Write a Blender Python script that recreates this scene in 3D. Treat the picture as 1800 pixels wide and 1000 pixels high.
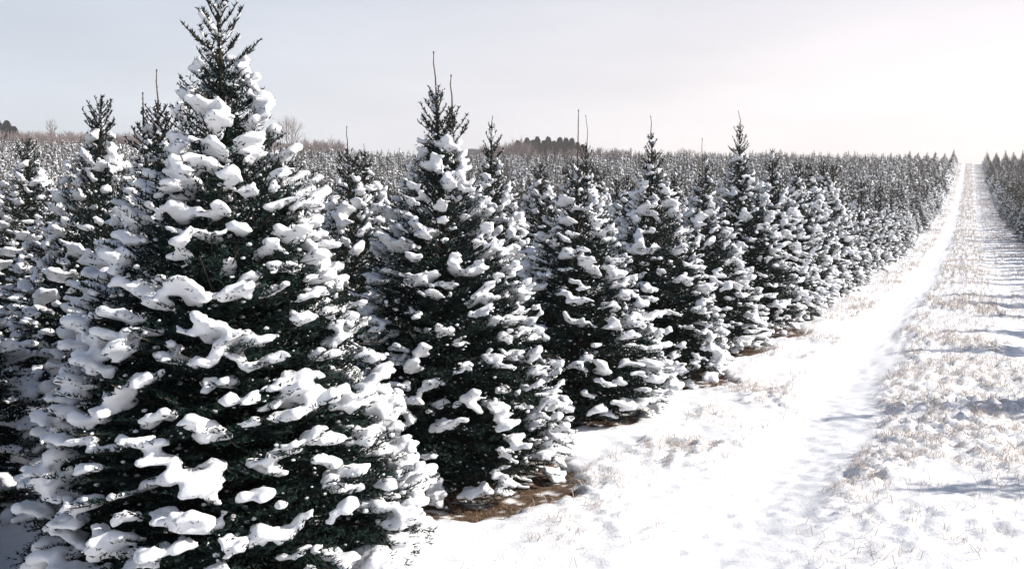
import bpy, math, random
import numpy as np
from mathutils import Vector, Matrix

for o in list(bpy.data.objects):
    bpy.data.objects.remove(o, do_unlink=True)
scene = bpy.context.scene
R = math.radians

# ------------------------------------------------------------------ camera
EYE = 1.60
YAW = R(28.0)
cam_data = bpy.data.cameras.new('camera')
cam = bpy.data.objects.new('camera', cam_data)
scene.collection.objects.link(cam)
cam_data.sensor_width = 36.0
cam_data.lens = 30.0
cam_data.clip_start = 0.05
cam_data.clip_end = 4000.0
cam.location = (0, 0, EYE)
cam.rotation_euler = (R(90 - 4.38), 0, YAW)
scene.camera = cam

# ------------------------------------------------------------------ sky and sun
SUN_AZ = R(62.0)      # from +Y towards +X
SUN_EL = R(31.0)
world = bpy.data.worlds.new("World")
scene.world = world
world.use_nodes = True
nt = world.node_tree
nt.nodes.clear()
w_out = nt.nodes.new('ShaderNodeOutputWorld')
w_bg = nt.nodes.new('ShaderNodeBackground')
sky = nt.nodes.new('ShaderNodeTexSky')
sky.sky_type = 'NISHITA'
sky.sun_disc = False
sky.sun_elevation = SUN_EL
sky.sun_rotation = SUN_AZ
sky.altitude = 200
sky.air_density = 1.0
sky.dust_density = 1.2
sky.ozone_density = 1.0
w_bg.inputs['Strength'].default_value = 0.088
# thin high cloud and frost haze: a pale veil, thick at the horizon and thinning towards the zenith
def wn(t): return nt.nodes.new(t)
tc = wn('ShaderNodeTexCoord')
sep = wn('ShaderNodeSeparateXYZ')
nt.links.new(tc.outputs['Generated'], sep.inputs[0])
mr = wn('ShaderNodeMapRange'); mr.interpolation_type = 'SMOOTHSTEP'
mr.inputs['From Min'].default_value = 0.05; mr.inputs['From Max'].default_value = 0.58
mr.inputs['To Min'].default_value = 0.92; mr.inputs['To Max'].default_value = 0.03
nt.links.new(sep.outputs['Z'], mr.inputs['Value'])
dot = wn('ShaderNodeVectorMath'); dot.operation = 'DOT_PRODUCT'
sd = (math.sin(SUN_AZ), math.cos(SUN_AZ), 0.0)
dot.inputs[1].default_value = sd
nt.links.new(tc.outputs['Generated'], dot.inputs[0])
mr2 = wn('ShaderNodeMapRange'); mr2.interpolation_type = 'SMOOTHSTEP'
mr2.inputs['From Min'].default_value = -0.75; mr2.inputs['From Max'].default_value = 0.75
nt.links.new(dot.outputs['Value'], mr2.inputs['Value'])
veil = wn('ShaderNodeMix'); veil.data_type = 'RGBA'
veil.inputs['A'].default_value = (6.35, 6.8, 7.5, 1)
veil.inputs['B'].default_value = (9.8, 8.9, 8.75, 1)
nt.links.new(mr2.outputs['Result'], veil.inputs['Factor'])
cn = wn('ShaderNodeTexNoise'); cn.inputs['Scale'].default_value = 2.2
cn.inputs['Detail'].default_value = 4; cn.inputs['Roughness'].default_value = 0.5
mp = wn('ShaderNodeMapping'); mp.inputs['Scale'].default_value = (1, 1, 5)
nt.links.new(tc.outputs['Generated'], mp.inputs[0]); nt.links.new(mp.outputs[0], cn.inputs['Vector'])
mr3 = wn('ShaderNodeMapRange')
mr3.inputs['From Min'].default_value = 0.3; mr3.inputs['From Max'].default_value = 0.7
mr3.inputs['To Min'].default_value = 0.91; mr3.inputs['To Max'].default_value = 1.08
nt.links.new(cn.outputs['Fac'], mr3.inputs['Value'])
vm = wn('ShaderNodeVectorMath'); vm.operation = 'SCALE'
nt.links.new(veil.outputs['Result'], vm.inputs[0]); nt.links.new(mr3.outputs['Result'], vm.inputs['Scale'])
mix = wn('ShaderNodeMix'); mix.data_type = 'RGBA'
nt.links.new(mr.outputs['Result'], mix.inputs['Factor'])
nt.links.new(sky.outputs[0], mix.inputs['A'])
nt.links.new(vm.outputs[0], mix.inputs['B'])
nt.links.new(mix.outputs['Result'], w_bg.inputs['Color'])
nt.links.new(w_bg.outputs[0], w_out.inputs['Surface'])

sun_data = bpy.data.lights.new('sun', 'SUN')
sun_data.energy = 5.0
sun_data.angle = R(0.53)
sun_data.color = (1.0, 0.93, 0.85)
sun = bpy.data.objects.new('sun', sun_data)
scene.collection.objects.link(sun)
sdir = Vector((math.sin(SUN_AZ) * math.cos(SUN_EL), math.cos(SUN_AZ) * math.cos(SUN_EL), math.sin(SUN_EL)))
sun.rotation_euler = sdir.to_track_quat('Z', 'Y').to_euler()
sun.location = sdir * 60

scene.view_settings.view_transform = 'Standard'
scene.view_settings.look = 'None'
scene.view_settings.gamma = 1.0
scene.view_settings.exposure = 0.5
scene.view_settings.use_curve_mapping = False
scene.cycles.max_bounces = 5
scene.cycles.diffuse_bounces = 2
scene.cycles.glossy_bounces = 1
scene.cycles.transmission_bounces = 1
scene.cycles.volume_bounces = 0
scene.cycles.transparent_max_bounces = 4
scene.cycles.use_denoising = True
scene.cycles.denoiser = 'OPENIMAGEDENOISE'
scene.cycles.denoising_input_passes = 'RGB_ALBEDO_NORMAL'
scene.cycles.denoising_prefilter = 'ACCURATE'

# ------------------------------------------------------------------ noise helpers (numpy)
def _hash(ix, iy, iz, seed):
    h = (ix.astype(np.int64) * 374761393 + iy.astype(np.int64) * 668265263 + iz.astype(np.int64) * 2147483647 + seed * 974711) & 0xffffffff
    h = ((h ^ (h >> 13)) * 1274126177) & 0xffffffff
    h = ((h ^ (h >> 16)) * 2246822519) & 0xffffffff
    return ((h ^ (h >> 15)) & 0xffffff) / float(0xffffff)

def vnoise(p, seed=0):
    """value noise in 2-D or 3-D, 0..1"""
    if p.shape[1] == 2:
        p = np.column_stack([p, np.zeros(len(p))])
    i = np.floor(p).astype(np.int64); f = p - i
    f = f * f * f * (f * (f * 6 - 15) + 10)
    out = np.zeros(len(p))
    for dx in (0, 1):
        for dy in (0, 1):
            for dz in (0, 1):
                w = (f[:, 0] if dx else 1 - f[:, 0]) * (f[:, 1] if dy else 1 - f[:, 1]) * (f[:, 2] if dz else 1 - f[:, 2])
                out += w * _hash(i[:, 0] + dx, i[:, 1] + dy, i[:, 2] + dz, seed)
    return out

def fbm(p, octaves=4, seed=0, gain=0.5):
    a, s, t = 1.0, 0.0, 0.0
    q = p.copy()
    for k in range(octaves):
        s = s + a * vnoise(q, seed + k * 17); t += a
        a *= gain; q = q * 2.03 + 11.7
    return s / t

def worley(p, seed=0):
    i = np.floor(p).astype(np.int64); f = p - i
    best = np.full(len(p), 9.0)
    z = np.zeros(len(p), dtype=np.int64)
    for dx in (-1, 0, 1):
        for dy in (-1, 0, 1):
            cx, cy = i[:, 0] + dx, i[:, 1] + dy
            px = dx + _hash(cx, cy, z, seed) - f[:, 0]
            py = dy + _hash(cx, cy, z + 5, seed) - f[:, 1]
            best = np.minimum(best, px * px + py * py)
    return np.sqrt(best)

def sstep(a, b, x):
    t = np.clip((x - a) / (b - a), 0, 1)
    return t * t * (3 - 2 * t)

# ------------------------------------------------------------------ mesh helpers
def mesh_np(name, V, F, mats, fm=None, smooth=False):
    """V (n,3); F a list of index arrays, each (m,k)"""
    me = bpy.data.meshes.new(name)
    V = np.asarray(V, dtype=np.float32)
    F = [np.asarray(f, dtype=np.int32) for f in (F if isinstance(F, list) else [F]) if len(f)]
    me.vertices.add(len(V)); me.vertices.foreach_set('co', V.ravel())
    nl = sum(f.size for f in F); npoly = sum(len(f) for f in F)
    me.loops.add(nl); me.loops.foreach_set('vertex_index', np.concatenate([f.ravel() for f in F]))
    me.polygons.add(npoly)
    tot = np.concatenate([np.full(len(f), f.shape[1], dtype=np.int32) for f in F])
    start = np.concatenate([[0], np.cumsum(tot)[:-1]]).astype(np.int32)
    me.polygons.foreach_set('loop_start', start)
    if fm is not None:
        me.polygons.foreach_set('material_index', np.asarray(fm, dtype=np.int32))
    me.polygons.foreach_set('use_smooth', np.full(npoly, bool(smooth)))
    for m in mats: me.materials.append(m)
    me.update(calc_edges=True)
    return me

def link(name, data, parent=None, loc=None):
    o = bpy.data.objects.new(name, data)
    scene.collection.objects.link(o)
    if parent is not None: o.parent = parent
    if loc is not None: o.location = loc
    return o

def tag(o, label=None, cat=None, group=None, kind=None):
    if label: o['label'] = label
    if cat: o['category'] = cat
    if group: o['group'] = group
    if kind: o['kind'] = kind
    return o

def tubes(P0, P1, r0, r1, n=3):
    """many straight tapered tubes at once"""
    P0 = np.asarray(P0, float); P1 = np.asarray(P1, float)
    m = len(P0)
    r0 = np.broadcast_to(np.asarray(r0, float), (m,)); r1 = np.broadcast_to(np.asarray(r1, float), (m,))
    d = P1 - P0; d /= np.linalg.norm(d, axis=1, keepdims=True) + 1e-9
    up = np.where(np.abs(d[:, 2:3]) > 0.9, np.array([[1.0, 0, 0]]), np.array([[0, 0, 1.0]]))
    a = np.cross(d, up); a /= np.linalg.norm(a, axis=1, keepdims=True) + 1e-9
    b = np.cross(d, a)
    ang = np.arange(n) * 2 * math.pi / n
    ring = a[:, None, :] * np.cos(ang)[None, :, None] + b[:, None, :] * np.sin(ang)[None, :, None]
    V = np.concatenate([P0[:, None, :] + ring * r0[:, None, None], P1[:, None, :] + ring * r1[:, None, None]], axis=1).reshape(-1, 3)
    base = (np.arange(m) * 2 * n)[:, None]
    F = []
    for k in range(n):
        k2 = (k + 1) % n
        F.append(np.column_stack([base[:, 0] + k, base[:, 0] + k2, base[:, 0] + n + k2, base[:, 0] + n + k]))
    return V, np.concatenate(F)

# ------------------------------------------------------------------ materials
def new_mat(name):
    m = bpy.data.materials.new(name); m.use_nodes = True
    n = m.node_tree
    b = n.nodes['Principled BSDF']
    return m, n, b

def noise_node(n, scale, detail=3, rough=0.5, coord='Object'):
    t = n.nodes.new('ShaderNodeTexCoord'); x = n.nodes.new('ShaderNodeTexNoise')
    x.inputs['Scale'].default_value = scale; x.inputs['Detail'].default_value = detail; x.inputs['Roughness'].default_value = rough
    n.links.new(t.outputs[coord], x.inputs['Vector'])
    return x

def ramp(n, src, stops):
    r = n.nodes.new('ShaderNodeValToRGB')
    el = r.color_ramp.elements
    while len(el) < len(stops): el.new(0.5)
    for e, (p, c) in zip(el, stops):
        e.position = p; e.color = (*c, 1)
    n.links.new(src, r.inputs['Fac'])
    return r

def simple(name, stops, scale, rough=0.8, bump=0.0, bscale=60, detail=4):
    m, n, b = new_mat(name)
    x = noise_node(n, scale, detail)
    r = ramp(n, x.outputs['Fac'], stops)
    n.links.new(r.outputs['Color'], b.inputs['Base Color'])
    b.inputs['Roughness'].default_value = rough
    b.inputs['Specular IOR Level'].default_value = 0.25
    if bump:
        y = noise_node(n, bscale, 5, 0.6)
        bp = n.nodes.new('ShaderNodeBump'); bp.inputs['Strength'].default_value = bump; bp.inputs['Distance'].default_value = 0.01
        n.links.new(y.outputs['Fac'], bp.inputs['Height']); n.links.new(bp.outputs[0], b.inputs['Normal'])
    return m

M_snow = simple('fresh_snow', [(0.3, (0.80, 0.82, 0.85)), (0.7, (0.88, 0.89, 0.91))], 12, 0.62, 0.34, 75)
M_needle = simple('fir_needles', [(0.25, (0.006, 0.013, 0.012)), (0.55, (0.014, 0.029, 0.025)), (0.8, (0.040, 0.064, 0.055))], 55, 0.7, detail=2)
M_needle.node_tree.nodes['Principled BSDF'].inputs['Specular IOR Level'].default_value = 0.12
M_shoot = simple('young_shoot', [(0.3, (0.06, 0.06, 0.045)), (0.7, (0.13, 0.13, 0.11))], 60, 0.7)
M_bark = simple('fir_bark', [(0.3, (0.030, 0.024, 0.020)), (0.7, (0.075, 0.058, 0.046))], 40, 0.9, 0.5, 90)
M_leader = simple('leader_bark', [(0.3, (0.07, 0.052, 0.045)), (0.7, (0.15, 0.115, 0.095))], 40, 0.85)
M_leader_lit = simple('sunlit_leader_bark', [(0.3, (0.15, 0.115, 0.09)), (0.7, (0.27, 0.21, 0.17))], 30, 0.85)  # leader bark lightened, with sunlight put into its colour for distant firs
M_straw = simple('dry_grass', [(0.2, (0.38, 0.30, 0.24)), (0.5, (0.60, 0.51, 0.43)), (0.8, (0.74, 0.67, 0.60))], 9, 0.85)
M_litter = simple('brown_needle_litter', [(0.3, (0.07, 0.042, 0.026)), (0.5, (0.22, 0.14, 0.09)), (0.75, (0.46, 0.32, 0.22))], 45, 0.9)
M_conif = simple('far_conifer', [(0.3, (0.008, 0.020, 0.026)), (0.7, (0.022, 0.042, 0.046))], 1.2, 0.85)
M_twig = simple('bare_twigs', [(0.3, (0.17, 0.135, 0.13)), (0.7, (0.27, 0.22, 0.21))], 2, 0.9)

# the ground: snow over grass, brown litter in the wells round the trunks
def ground_material():
    m, n, b = new_mat('snowy_ground')
    at = n.nodes.new('ShaderNodeAttribute'); at.attribute_name = 'bare'
    ar = n.nodes.new('ShaderNodeAttribute'); ar.attribute_name = 'rough'
    geo = n.nodes.new('ShaderNodeNewGeometry')
    sn = noise_node(n, 14, 4); sr = ramp(n, sn.outputs['Fac'], [(0.3, (0.80, 0.82, 0.85)), (0.7, (0.88, 0.885, 0.90))])
    # straw showing through thin snow
    st = noise_node(n, 38, 5, 0.75)
    lo = noise_node(n, 1.7, 3, 0.6)
    ma = n.nodes.new('ShaderNodeMath'); ma.operation = 'MULTIPLY_ADD'
    n.links.new(lo.outputs['Fac'], ma.inputs[0]); ma.inputs[1].default_value = 0.55
    n.links.new(st.outputs['Fac'], ma.inputs[2])
    mb = n.nodes.new('ShaderNodeMapRange')
    mb.inputs['From Min'].default_value = 0.80; mb.inputs['From Max'].default_value = 0.98
    mb.inputs['To Max'].default_value = 0.62
    n.links.new(ma.outputs[0], mb.inputs['Value'])
    mm = n.nodes.new('ShaderNodeMath'); mm.operation = 'MULTIPLY'
    n.links.new(mb.outputs['Result'], mm.inputs[0]); n.links.new(ar.outputs['Fac'], mm.inputs[1])
    sc = noise_node(n, 60, 3)
    scr = ramp(n, sc.outputs['Fac'], [(0.3, (0.24, 0.165, 0.12)), (0.7, (0.50, 0.38, 0.30))])
    m1 = n.nodes.new('ShaderNodeMix'); m1.data_type = 'RGBA'
    n.links.new(mm.outputs[0], m1.inputs['Factor']); n.links.new(sr.outputs['Color'], m1.inputs['A']); n.links.new(scr.outputs['Color'], m1.inputs['B'])
    bn = noise_node(n, 45, 6, 0.75)
    br = ramp(n, bn.outputs['Fac'], [(0.3, (0.040, 0.027, 0.018)), (0.55, (0.13, 0.088, 0.060)), (0.75, (0.27, 0.19, 0.135))])
    m2 = n.nodes.new('ShaderNodeMix'); m2.data_type = 'RGBA'
    n.links.new(at.outputs['Fac'], m2.inputs['Factor']); n.links.new(m1.outputs['Result'], m2.inputs['A']); n.links.new(br.outputs['Color'], m2.inputs['B'])
    n.links.new(m2.outputs['Result'], b.inputs['Base Color'])
    b.inputs['Roughness'].default_value = 0.7
    b.inputs['Specular IOR Level'].default_value = 0.2
    y = noise_node(n, 70, 5, 0.65)
    bp = n.nodes.new('ShaderNodeBump'); bp.inputs['Strength'].default_value = 0.5; bp.inputs['Distance'].default_value = 0.012
    n.links.new(y.outputs['Fac'], bp.inputs['Height']); n.links.new(bp.outputs[0], b.inputs['Normal'])
    return m
M_ground = ground_material()

# ------------------------------------------------------------------ terrain
CY, SY = math.cos(YAW), math.sin(YAW)
def relief(x, y):
    """rise of the field, metres: level round the camera, then a long slope up to a crest"""
    s = -SY * x + CY * y                    # distance out into the field
    q = (CY * x + SY * y) / np.maximum(s, 5)
    se = np.minimum(s, 178)
    h = np.maximum(se - 25, 0) ** 1.648 / 302.0
    side = 1 + 0.24 * sstep(0.0, 0.62, -q) - 0.05 * sstep(0.45, 0.75, q)
    h = h * side
    over = np.maximum(s - 170, 0)
    h = h - np.minimum(over, 200) * 0.035 * sstep(0, 60, over)
    return h + 0.12 * (fbm(np.column_stack([x, y]) * 0.05, 3, 5) - 0.5) * sstep(8, 40, np.abs(s))

rng = np.random.default_rng(7)

# ------------------------------------------------------------------ planting plan
# front trees placed by hand (x, y, height of crown, radius at foot, leader, design)
T = []
def put(row, x, y, h, r, design, lead=None, rot=None, label=None):
    T.append(dict(row=row, x=x, y=y, h=h, r=r, design=design, lead=lead, rot=rot, label=label))
put(1, -2.85, 2.71, 2.66, 0.95, 'A', rot=0.0, label='nearest and largest fir with thick snow pads, its tip leaving the top of the photo')
put(1, -2.85, 4.56, 2.46, 0.86, 'B', rot=0.0, label='second fir along the track edge, with twin bare leaders and brown litter at its foot')
put(1, -2.87, 6.50, 2.10, 0.90, 'M0', 0.40, 2.1, 'third fir along the track edge, low rounded crown under one long bare leader')
put(1, -2.83, 8.55, 2.52, 0.86, 'M1', 0.15, 4.0, 'fourth fir along the track edge, narrow top with three upswept shoots')
put(1, -2.88, 10.6, 2.15, 0.90, 'M2', 0.40, 0.7, 'fifth fir along the track edge, short bushy one between two taller firs')
put(1, -2.85, 12.6, 3.02, 0.98, 'M3', 0.20, 5.2, 'tall dark pointed fir standing above its neighbours in the row beside the track')
put(2, -4.33, 3.65, 2.34, 0.90, 'M4', 0.18, 3.3, 'wide bluish shaded fir tucked behind the left side of the nearest fir')
put(2, -4.30, 5.45, 2.20, 0.78, 'M2', 0.20, 1.0, 'small fir with a thin tip seen in the gap between the two nearest firs')
put(2, -4.32, 7.54, 2.62, 0.80, 'M1', 0.10, 2.2, 'fir directly behind the second fir of the track edge, its crown peeping out beside it')
put(2, -4.35, 10.3, 2.62, 0.78, 'M3', 0.28, 0.3, 'fir with a crooked bare leader rising behind the one with the long bare leader')
put(3, -6.20, 4.50, 2.62, 0.85, 'M2', 0.10, 4.4, 'slender sunlit fir standing free against the sky left of the nearest fir')
put(3, -5.22, 2.55, 2.15, 0.86, 'M1', 0.12, 0.9, 'fir cut off by the left edge of the photo, sunlit needles showing low down')

ROW_DX, ROW_DY = 1.58, 2.0
def rowx(k): return -2.85 - ROW_DX * (k - 1) if k > 0 else 3.12 + ROW_DX * (-k - 1)
start = {1: 14.6, 2: 12.3, 3: 6.5}
auto = []
def infield(x, y, pad=0.0):
    s = -SY * x + CY * y; q = (CY * x + SY * y)
    return s, q
for k in list(range(1, 240)) + list(range(-1, -60, -1)):
    y0 = start.get(k, -9.0 + rng.uniform(0, 2.0))
    n = int((215 - y0) / ROW_DY)
    ys = y0 + np.arange(n) * ROW_DY
    xs = np.full(n, rowx(k))
    jx = rng.normal(0, 0.07, n); jy = rng.normal(0, 0.10, n)
    hh = np.clip(rng.normal(2.32, 0.25, n), 1.6, 2.95); rr = hh * rng.uniform(0.34, 0.40, n)
    if k < 0: hh *= 1.04
    if k == 1: hh *= 1.10; rr *= 1.04
    keep = rng.random(n) > 0.025
    s, q = infield(xs, ys)
    near = (np.hypot(xs, ys) < 17) & (ys > -9)
    wide = (np.abs(q) < 0.60 * s + 7)
    m = keep & (s < 176) & ((wide & (s > 0)) | near)
    if k in (1, 2, 3): m &= True
    for i in np.nonzero(m)[0]:
        auto.append((k, xs[i] + jx[i], ys[i] + jy[i], hh[i], rr[i]))
auto = [a for a in auto if math.hypot(a[1], a[2]) > 2.4]
# keep the row-2/3 lines clear behind/before the hand-placed ones
auto = [a for a in auto if not (a[0] in (2, 3) and a[2] < start[a[0]])]
for yy in (1.75, -0.3, -2.3, -4.3, -6.3):     # rows 2 and 3 go on past the camera
    auto.append((2, -4.35, yy, 2.2, 0.76)); auto.append((3, -5.95, yy - 0.75, 2.3, 0.8))
for yy in (0.7, -1.4, -3.4, -5.4): auto.append((1, -2.9, yy - 0.0, 2.2, 0.74)) if yy < 0 else None
auto = np.array(auto)
aS, aQ = infield(auto[:, 1], auto[:, 2])
inview = (aS > 1.0) & (np.abs(aQ) - auto[:, 4] < 0.60 * aS)
dist = np.hypot(auto[:, 1], auto[:, 2])
# 300 firs nearest to the viewer are objects; the rest of the plantation is one mass
N_IND = 300 - len(T)
idx = np.nonzero(inview)[0]
idx = idx[np.argsort(aS[idx])][:N_IND]
ind = np.zeros(len(auto), bool); ind[idx] = True

# ------------------------------------------------------------------ ground sheet
def axis_pts(a, b, step, lo, hi, grow):
    core = list(np.arange(a, b, step))
    left, right = [], []
    s, p = step, a
    while p > lo:
        s *= grow; p -= s; left.append(p)
    s, p = step, core[-1]
    while p < hi:
        s *= grow; p += s; right.append(p)
    return np.array(left[::-1] + core + right)

def trees_near():
    out = [(t['x'], t['y'], t['r']) for t in T]
    for i in np.nonzero(dist < 26)[0]: out.append((auto[i, 1], auto[i, 2], auto[i, 4]))
    return out

BARE = {4.56: 0.90, 2.71: 0.78, 6.50: 0.55, 8.55: 0.83, 10.6: 0.80, 12.6: 0.92}
def bare_mask(x, y, bits=True):
    """1 where the sheltering boughs kept the snow off"""
    m = np.zeros(len(x))
    wob = (fbm(np.column_stack([x, y]) * 4.3, 5, 9, 0.62) - 0.5)
    for tx, ty, tr in trees_near():
        sel = (np.abs(x - tx) < 1.6) & (np.abs(y - ty) < 1.6)
        if not sel.any(): continue
        # sheltered ground reaches a little further on the track side
        f = BARE.get(round(ty, 2), 0.62)
        rr = np.hypot(x[sel] - tx - 0.10, y[sel] - ty + 0.12) / (tr * f) + wob[sel] * 0.5
        m[sel] = np.maximum(m[sel], 1 - sstep(0.95, 1.04, rr))
    if bits: m = m * (1 - sstep(0.66, 0.70, fbm(np.column_stack([x, y]) * 19, 2, 77)))
    return m

def strip_masks(x, y):
    P = np.column_stack([x, y])
    wob = (fbm(P * 0.55, 3, 21) - 0.5) * 0.5
    c = sstep(-0.78, -0.52, x + wob) * (1 - sstep(0.42, 0.66, x + wob))
    l = sstep(-2.2, -1.8, x + wob) * (1 - sstep(-1.42, -1.2, x + wob)) * 0.8
    r = sstep(1.1, 1.4, x + wob) * (1 - sstep(2.8, 3.2, x + wob)) * 0.9
    r2 = sstep(0.4, 0.6, x + wob) * (1 - sstep(1.1, 1.4, x + wob)) * 0.55
    patch = sstep(0.33, 0.58, fbm(P * 1.25, 3, 33))
    near = sstep(3.7, 5.0, -SY * x + CY * y + wob * 2)
    rough = np.clip((c * (0.35 + 0.65 * patch) + (l + r + r2) * patch) * (0.15 + 0.85 * near), 0, 1)
    return rough

def ground_z(x, y, fine=True):
    P = np.column_stack([x, y])
    z = relief(x, y)
    onpath = sstep(-2.6, -1.9, x) * (1 - sstep(2.6, 3.2, x))
    rut = np.exp(-((x + 1.03) / 0.26) ** 2) + 0.6 * np.exp(-((x - 0.86) / 0.26) ** 2)
    z = z - 0.035 * rut * onpath + 0.02 * onpath * np.exp(-(x / 0.5) ** 2)
    if fine:
        rough = strip_masks(x, y)
        warp = np.column_stack([vnoise(P * 9, 3), vnoise(P * 9, 4)]) * 0.9
        w = worley(P * 9.5 + warp, 2)
        lump = np.clip(0.75 - w, 0, 1) ** 1.0
        w2 = worley(P * 21 + warp * 1.6, 8)
        lump2 = np.clip(0.7 - w2, 0, 1)
        big = fbm(P * 2.2, 2, 12)
        z = z + rough * (0.085 * lump * (0.4 + big) + 0.028 * lump2 + 0.045 * (fbm(P * 5, 3, 14) - 0.4))
        # the smooth snow: soft undulation with small dimples and old prints
        z = z + 0.026 * (fbm(P * np.array([2.4, 2.9]), 4, 41) - 0.5) * (1 + 0.8 * (1 - rough))
        dm = worley(P * np.array([4.0, 7.0]) + warp * 0.8, 51)
        dmask = sstep(0.50, 0.66, fbm(P * 1.1, 2, 55))
        z = z - 0.011 * (1 - sstep(0.0, 0.42, dm)) * (0.25 + dmask) * onpath
        crust = sstep(0.42, 0.62, fbm(P * 1.6, 3, 67))
        z = z + (0.009 + 0.026 * crust * onpath) * (fbm(P * np.array([15, 19]), 3, 61, 0.6) - 0.5)
        b = bare_mask(x, y, False)
        z = z - 0.045 * b + 0.02 * b * (fbm(P * 16, 2, 71) - 0.5)
    return z

gx = axis_pts(-2.4, 1.1, 0.028, -420, 330, 1.05)
gy = axis_pts(2.3, 8.0, 0.028, -30, 620, 1.03)
nx, ny = len(gx), len(gy)
GX, GY = np.meshgrid(gx, gy)
X, Y = GX.ravel(), GY.ravel()
Z = ground_z(X, Y)
ii = np.arange(nx * ny).reshape(ny, nx)
F = np.column_stack([ii[:-1, :-1].ravel(), ii[:-1, 1:].ravel(), ii[1:, 1:].ravel(), ii[1:, :-1].ravel()])
gme = mesh_np('ground', np.column_stack([X, Y, Z]), F, [M_ground], smooth=True)
a = gme.attributes.new('bare', 'FLOAT', 'POINT'); a.data.foreach_set('value', bare_mask(X, Y).astype(np.float32))
a = gme.attributes.new('rough', 'FLOAT', 'POINT'); a.data.foreach_set('value', strip_masks(X, Y).astype(np.float32))
ground = tag(link('ground', gme), 'snow covered field and wheel track rising to the crest', kind='structure')
print('ground verts', nx * ny)

def gz(x, y, fine=False):
    return ground_z(np.atleast_1d(np.asarray(x, float)), np.atleast_1d(np.asarray(y, float)), fine)

# ------------------------------------------------------------------ fir builder
ICO = None
def ico(level):
    import bmesh
    bm = bmesh.new(); bmesh.ops.create_icosphere(bm, subdivisions=level, radius=1.0)
    v = np.array([p.co[:] for p in bm.verts]); f = np.array([[q.index for q in p.verts] for p in bm.faces]); bm.free()
    return v, f
ICO1, ICO2 = ico(1), ico(2)

def rot_z(a):
    c, s = math.cos(a), math.sin(a); return np.array([[c, -s, 0], [s, c, 0], [0, 0, 1.0]])
def rot_y(a):
    c, s = math.cos(a), math.sin(a); return np.array([[c, 0, -s], [0, 1, 0], [s, 0, c]])   # +a lifts +x up
def rot_x(a):
    c, s = math.cos(a), math.sin(a); return np.array([[1, 0, 0], [0, c, -s], [0, s, c]])

def needles_on(P0, P1, step, nl, nw, r, flat=0.55):
    """needle triangles along segments: base centre, tip, half width vector"""
    d = P1 - P0; L = np.linalg.norm(d, axis=1)
    cnt = np.maximum((L / step).astype(int), 1)
    k = np.repeat(np.arange(len(L)), cnt)
    t = r.random(len(k))
    p = P0[k] + d[k] * t[:, None]
    u = d[k] / L[k][:, None]
    a = np.cross(u, np.array([0, 0, 1.0])); a /= np.linalg.norm(a, axis=1, keepdims=True) + 1e-9
    b = np.cross(a, u)
    th = r.uniform(-0.5, math.pi + 0.5, len(k))
    side = a * np.cos(th)[:, None] + b * (np.sin(th) * (1 - flat * 0.4))[:, None]
    fwd = r.uniform(0.35, 0.95, len(k))[:, None]
    dr = side + u * fwd; dr /= np.linalg.norm(dr, axis=1, keepdims=True)
    ln = nl * r.uniform(0.75, 1.15, len(k))[:, None]
    w = np.cross(dr, r.normal(0, 1, (len(k), 3))); w /= np.linalg.norm(w, axis=1, keepdims=True) + 1e-9
    return p, p + dr * ln, w * nw * 0.5

def make_fan(r, L, lod):
    """one flat spray of a bough, along +x"""
    segs = []
    droop = r.uniform(-0.6, 0.35)
    def zc(x): return droop * x * x
    n = max(3, int(L / 0.05))
    xs = np.linspace(0, L, n + 1)
    bend = r.uniform(-0.12, 0.12)
    main = np.column_stack([xs, bend * xs * xs / max(L, .1), zc(xs)])
    for i in range(n): segs.append((main[i], main[i + 1], 0))
    sp = lod['twig']
    x = 0.10 * L; sd = 1
    while x < L - 0.02:
        sd = -sd
        for s2 in ((sd,) if r.random() < 0.25 else (1, -1)):
            ll = min(0.17, (L - x) * 0.62 + 0.03) * r.uniform(0.75, 1.15)
            ang = r.uniform(0.65, 1.0)
            p0 = np.array([x, bend * x * x / max(L, .1), zc(x)])
            dd = np.array([math.cos(ang), s2 * math.sin(ang), r.uniform(-0.25, 0.15)])
            p1 = p0 + dd * ll
            segs.append((p0, p1, 1))
            if lod['sub']:
                q = 0.35 * ll
                while q < ll - 0.015:
                    for s3 in (1, -1):
                        l3 = min(0.065, (ll - q) * 0.75 + 0.015) * r.uniform(0.7, 1.1)
                        a3 = ang * s2 + s3 * r.uniform(0.6, 0.9)
                        b0 = p0 + dd * q
                        segs.append((b0, b0 + np.array([math.cos(a3), math.sin(a3), r.uniform(0, 0.25)]) * l3, 2))
                    q += sp * 0.9
        x += sp * r.uniform(0.8, 1.2)
    P0 = np.array([s[0] for s in segs]); P1 = np.array([s[1] for s in segs]); lv = np.array([s[2] for s in segs])
    nb, ntip, nw = needles_on(P0, P1, lod['nstep'], lod['nlen'], lod['nwid'], r)
    return dict(P0=P0, P1=P1, lv=lv, nb=nb, nt=ntip, nw=nw)

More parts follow.
